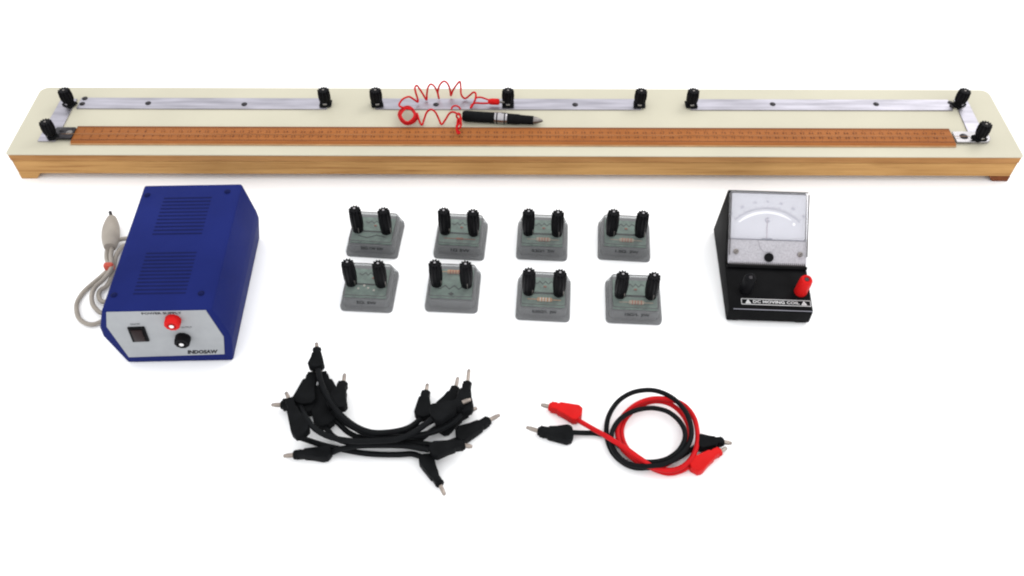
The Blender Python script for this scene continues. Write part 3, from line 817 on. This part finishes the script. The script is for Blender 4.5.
for x, y in ((-.0320, .0135), (.0325, .0125)):
    bm = bmesh.new()
    add_lathe(bm, [(.0026, -.0012), (.0026, .0004), (.0018, .0009)], 18, DF @ T(x, y, 0))
    s_ = obj('cover_screw', bm, 'dull', ga)
    bm = bmesh.new()
    add_box(bm, (x, y, .0010), (.0032, .0006, .0003), 0, 1, DF @ T(x, y, 0) @ Matrix.Rotation(.7, 4, 'Z') @ T(-x, -y, 0))
    obj('slot', bm, 'seam', s_)
# clear cover: open box of sheet plastic
bm = bmesh.new()
add_prism(bm, rrect(-HW, HW, .0270, DL, .0022), -.0004, .0006, .0003, 1, DF)
for x in (-HW + .0006, HW - .0006):
    add_box(bm, (x, DL / 2, -.0042), (.0012, DL - .004, .0072), 0, 1, DF)
add_box(bm, (0, DL - .0006, -.0042), (2 * HW - .004, .0012, .0072), 0, 1, DF)
cv = obj('clear_cover', bm, 'clear', ga)
bm = bmesh.new()
for x in (-HW + .0012, HW - .0004):
    add_box(bm, (x, DL / 2 + .004, -.0002), (.0005, DL - .012, .0022), 0, 1, DF)
add_box(bm, (0, DL + .0002, -.0002), (2 * HW - .003, .0006, .0022), 0, 1, DF)
obj('cover_rim', bm, 'seam', cv)
# black ledge under the dial
bm = bmesh.new()
add_box(bm, (0, -.0012, -.0028), (2 * HW + .001, .0030, .0060), .0008, 2, DF)
obj('ledge', bm, 'black_case', ga)
slope = math.atan2(.0275 - .0212, .045)
PF = T(0, .0020, .0214) @ Matrix.Rotation(slope, 4, 'X')
bm = bmesh.new()
NX, NY = .0052, .0068
add_box(bm, (NX, NY, .0003), (.0680, .0062, .0005), 0, 1, PF)
npl = obj('nameplate', bm, 'black', ga)
bm = bmesh.new()
for s in (-1, 1):
    add_box(bm, (NX, NY + s * .0031, .0006), (.0680, .0005, .0003), 0, 1, PF)
    add_box(bm, (NX + s * .0340, NY, .0006), (.0005, .0062, .0003), 0, 1, PF)
    cx = NX + s * .0275
    tri = lambda q, dy: [(cx - .0028 * q, NY - .0021 * q + dy), (cx + .0028 * q, NY - .0021 * q + dy), (cx, NY + .0026 * q + dy)]
    o_, i_ = tri(1, 0), tri(.45, -.0003)
    for a in range(3):
        b = (a + 1) % 3
        add_prism(bm, [o_[a], o_[b], i_[b], i_[a]], .0005, .0008, 0, 1, PF)
    add_box(bm, (cx, NY - .0005, .0006), (.0005, .0018, .0003), 0, 1, PF)
add_text(bm, 'DC MOVING COIL', .0044, PF @ T(NX, NY, .0006), width=.0455, bold=.015, depth=.0002)
obj('lettering', bm, 'white_print', npl, smooth=0)
bm = bmesh.new()
add_box(bm, (.0015, -.0019, .0002), (.0780, .0006, .0006), .0002, 1, PF)  # pale strip painted as the highlight on the case's front edge
obj('edge_highlight', bm, 'faint_print', ga)
for x, m in ((-.0235, 'knob'), (.0310, 'red')):
    F = PF @ T(x, .0205, 0)
    bm = bmesh.new()
    add_lathe(bm, [(.0062, 0), (.0065, .0015), (.0064, .016), (.0061, .0215), (.0050, .0238), (.0030, .0243), (.0022, .0230)], 32, F)
    tm = obj('terminal', bm, m, ga)
    bm = bmesh.new()
    add_lathe(bm, [(.0020, .0224), (.0020, .0238), (.0012, .0238)], 14, F)
    obj('socket', bm, 'dark_metal', tm)
for x in (-.034, .034):
    for y in (.008, .112):
        bm = bmesh.new()
        add_box(bm, (x, y, .0014), (.012, .012, .0028), .0008, 2)
        obj('foot', bm, 'black', ga)

# ------------------------------------------------------------------ banana plug leads
PLUG = [(0, .0034), (-.0008, .0038), (-.0030, .0036), (-.0034, .0041), (-.0060, .0040), (-.0064, .0036), (-.0080, .0037), (-.0090, .0052), (-.0115, .0055), (-.0200, .0062), (-.0290, .0070), (-.0335, .0044), (-.0345, -.0020),
        (-.0310, -.0092), (-.0265, -.0104), (-.0225, -.0090), (-.0160, -.0066), (-.0115, -.0056), (-.0090, -.0052), (-.0080, -.0037), (-.0030, -.0036), (-.0008, -.0038), (0, -.0034)]
def plug(parent, O, tr_, m, flip=1, slim=1.0, tall=.0050):
    neck, tip, rear = [Vector(p) for p in tr_]
    ax = (neck - rear); ln = ax.length; ax.normalize()
    side = Vector((0, 0, 1)).cross(ax).normalized(); up = ax.cross(side)
    k = ln / .0345
    fr = Matrix(((ax.x, side.x, up.x, neck.x - O.x), (ax.y, side.y, up.y, neck.y - O.y), (ax.z, side.z, up.z, neck.z - O.z), (0, 0, 0, 1)))
    b = bmesh.new()
    add_prism(b, [(x * k, y * flip * slim) for x, y in PLUG], -tall, tall, .0006, 2, fr)
    add_lathe(b, [(.0040, -.0010), (.0042, -.0002), (.0040, .0012), (.0030, .0020)], 20, fr @ Matrix.Rotation(R(90), 4, 'Y'))
    p = obj('plug', b, m, parent)
    d = tip - neck; l = d.length
    f2 = along(neck - O, tip - O)
    b = bmesh.new()
    add_lathe(b, [(.0015, 0), (.0017, .001), (.0017, l * .25), (.0018, l * .5), (.0017, l * .92), (.0012, l)], 14, f2)
    for a in range(4):
        add_box(b, (.0015 * math.cos(a * 1.571 + .78), .0015 * math.sin(a * 1.571 + .78), l * .45), (.0009, .0009, l * .6), 0, 1, f2)
    obj('pin', b, 'brass', p)
    return p

def lead(name, label, cat, cordkey, plugs, cm, pm, r, group=None):
    pts = [Vector(p) for p in TRACE[cordkey]]
    O = sum(pts, Vector()) / len(pts); O.z = 0
    t = thing(name, label, cat, O, 0, group)
    b = bmesh.new()
    add_tube(b, [p - O for p in pts], r, 12, 8)
    obj('cable', b, cm, t)
    for a in plugs: plug(t, O, TRACE[a[0]], pm, *a[1:])
    return t
lead('test_lead', 'red test lead coiled in a loop with red stackable plugs', 'cable', 'red_lead', [('red_plug_a', -1, .95), ('red_plug_b', 1, .85)], 'red_cable', 'red', .0023)
lead('test_lead', 'black test lead coiled together with the red one', 'cable', 'black_lead', [('black_plug_a', 1, .95), ('black_plug_b', -1, .8)], 'rubber', 'black', .0023)
G = 'bundled black patch leads'
NM = [('L1', 'R1', 'black patch lead from the topmost plug at the left of the bundle'),
      ('L2', 'R2', 'black patch lead whose left pin points up just right of the topmost plug'),
      ('L6', 'R3', 'black patch lead whose right pin stands highest at the right end of the bundle'),
      ('L7', 'R4', 'black patch lead whose right pin lies across the top of the bundled plugs'),
      ('L4', 'R5', 'black patch lead with the leftmost pin of the bundle pointing left'),
      ('L8', 'R6', 'black patch lead with the rightmost plug of the bundle pointing up and right'),
      ('L5', 'R7', 'black patch lead with the lowest left plug lying flat and pointing left'),
      ('L3', 'R8', 'black patch lead hanging below the bundle with its plug pointing down')]
SL = dict(L6=1.3, L7=1.2, L8=1.3, L1=.85, L3=.95, L5=.68, R8=.8, R4=1.1, R7=.85, R6=.9)
for i, (a, b, lb) in enumerate(NM):
    lead('patch_lead', lb, 'cable', 'lead_%d' % (i + 1), [(a, 1 if i % 2 else -1, SL.get(a, 1.1)), (b, -1 if i % 2 else 1, SL.get(b, 1.0))], 'rubber', 'black', .0026, G)
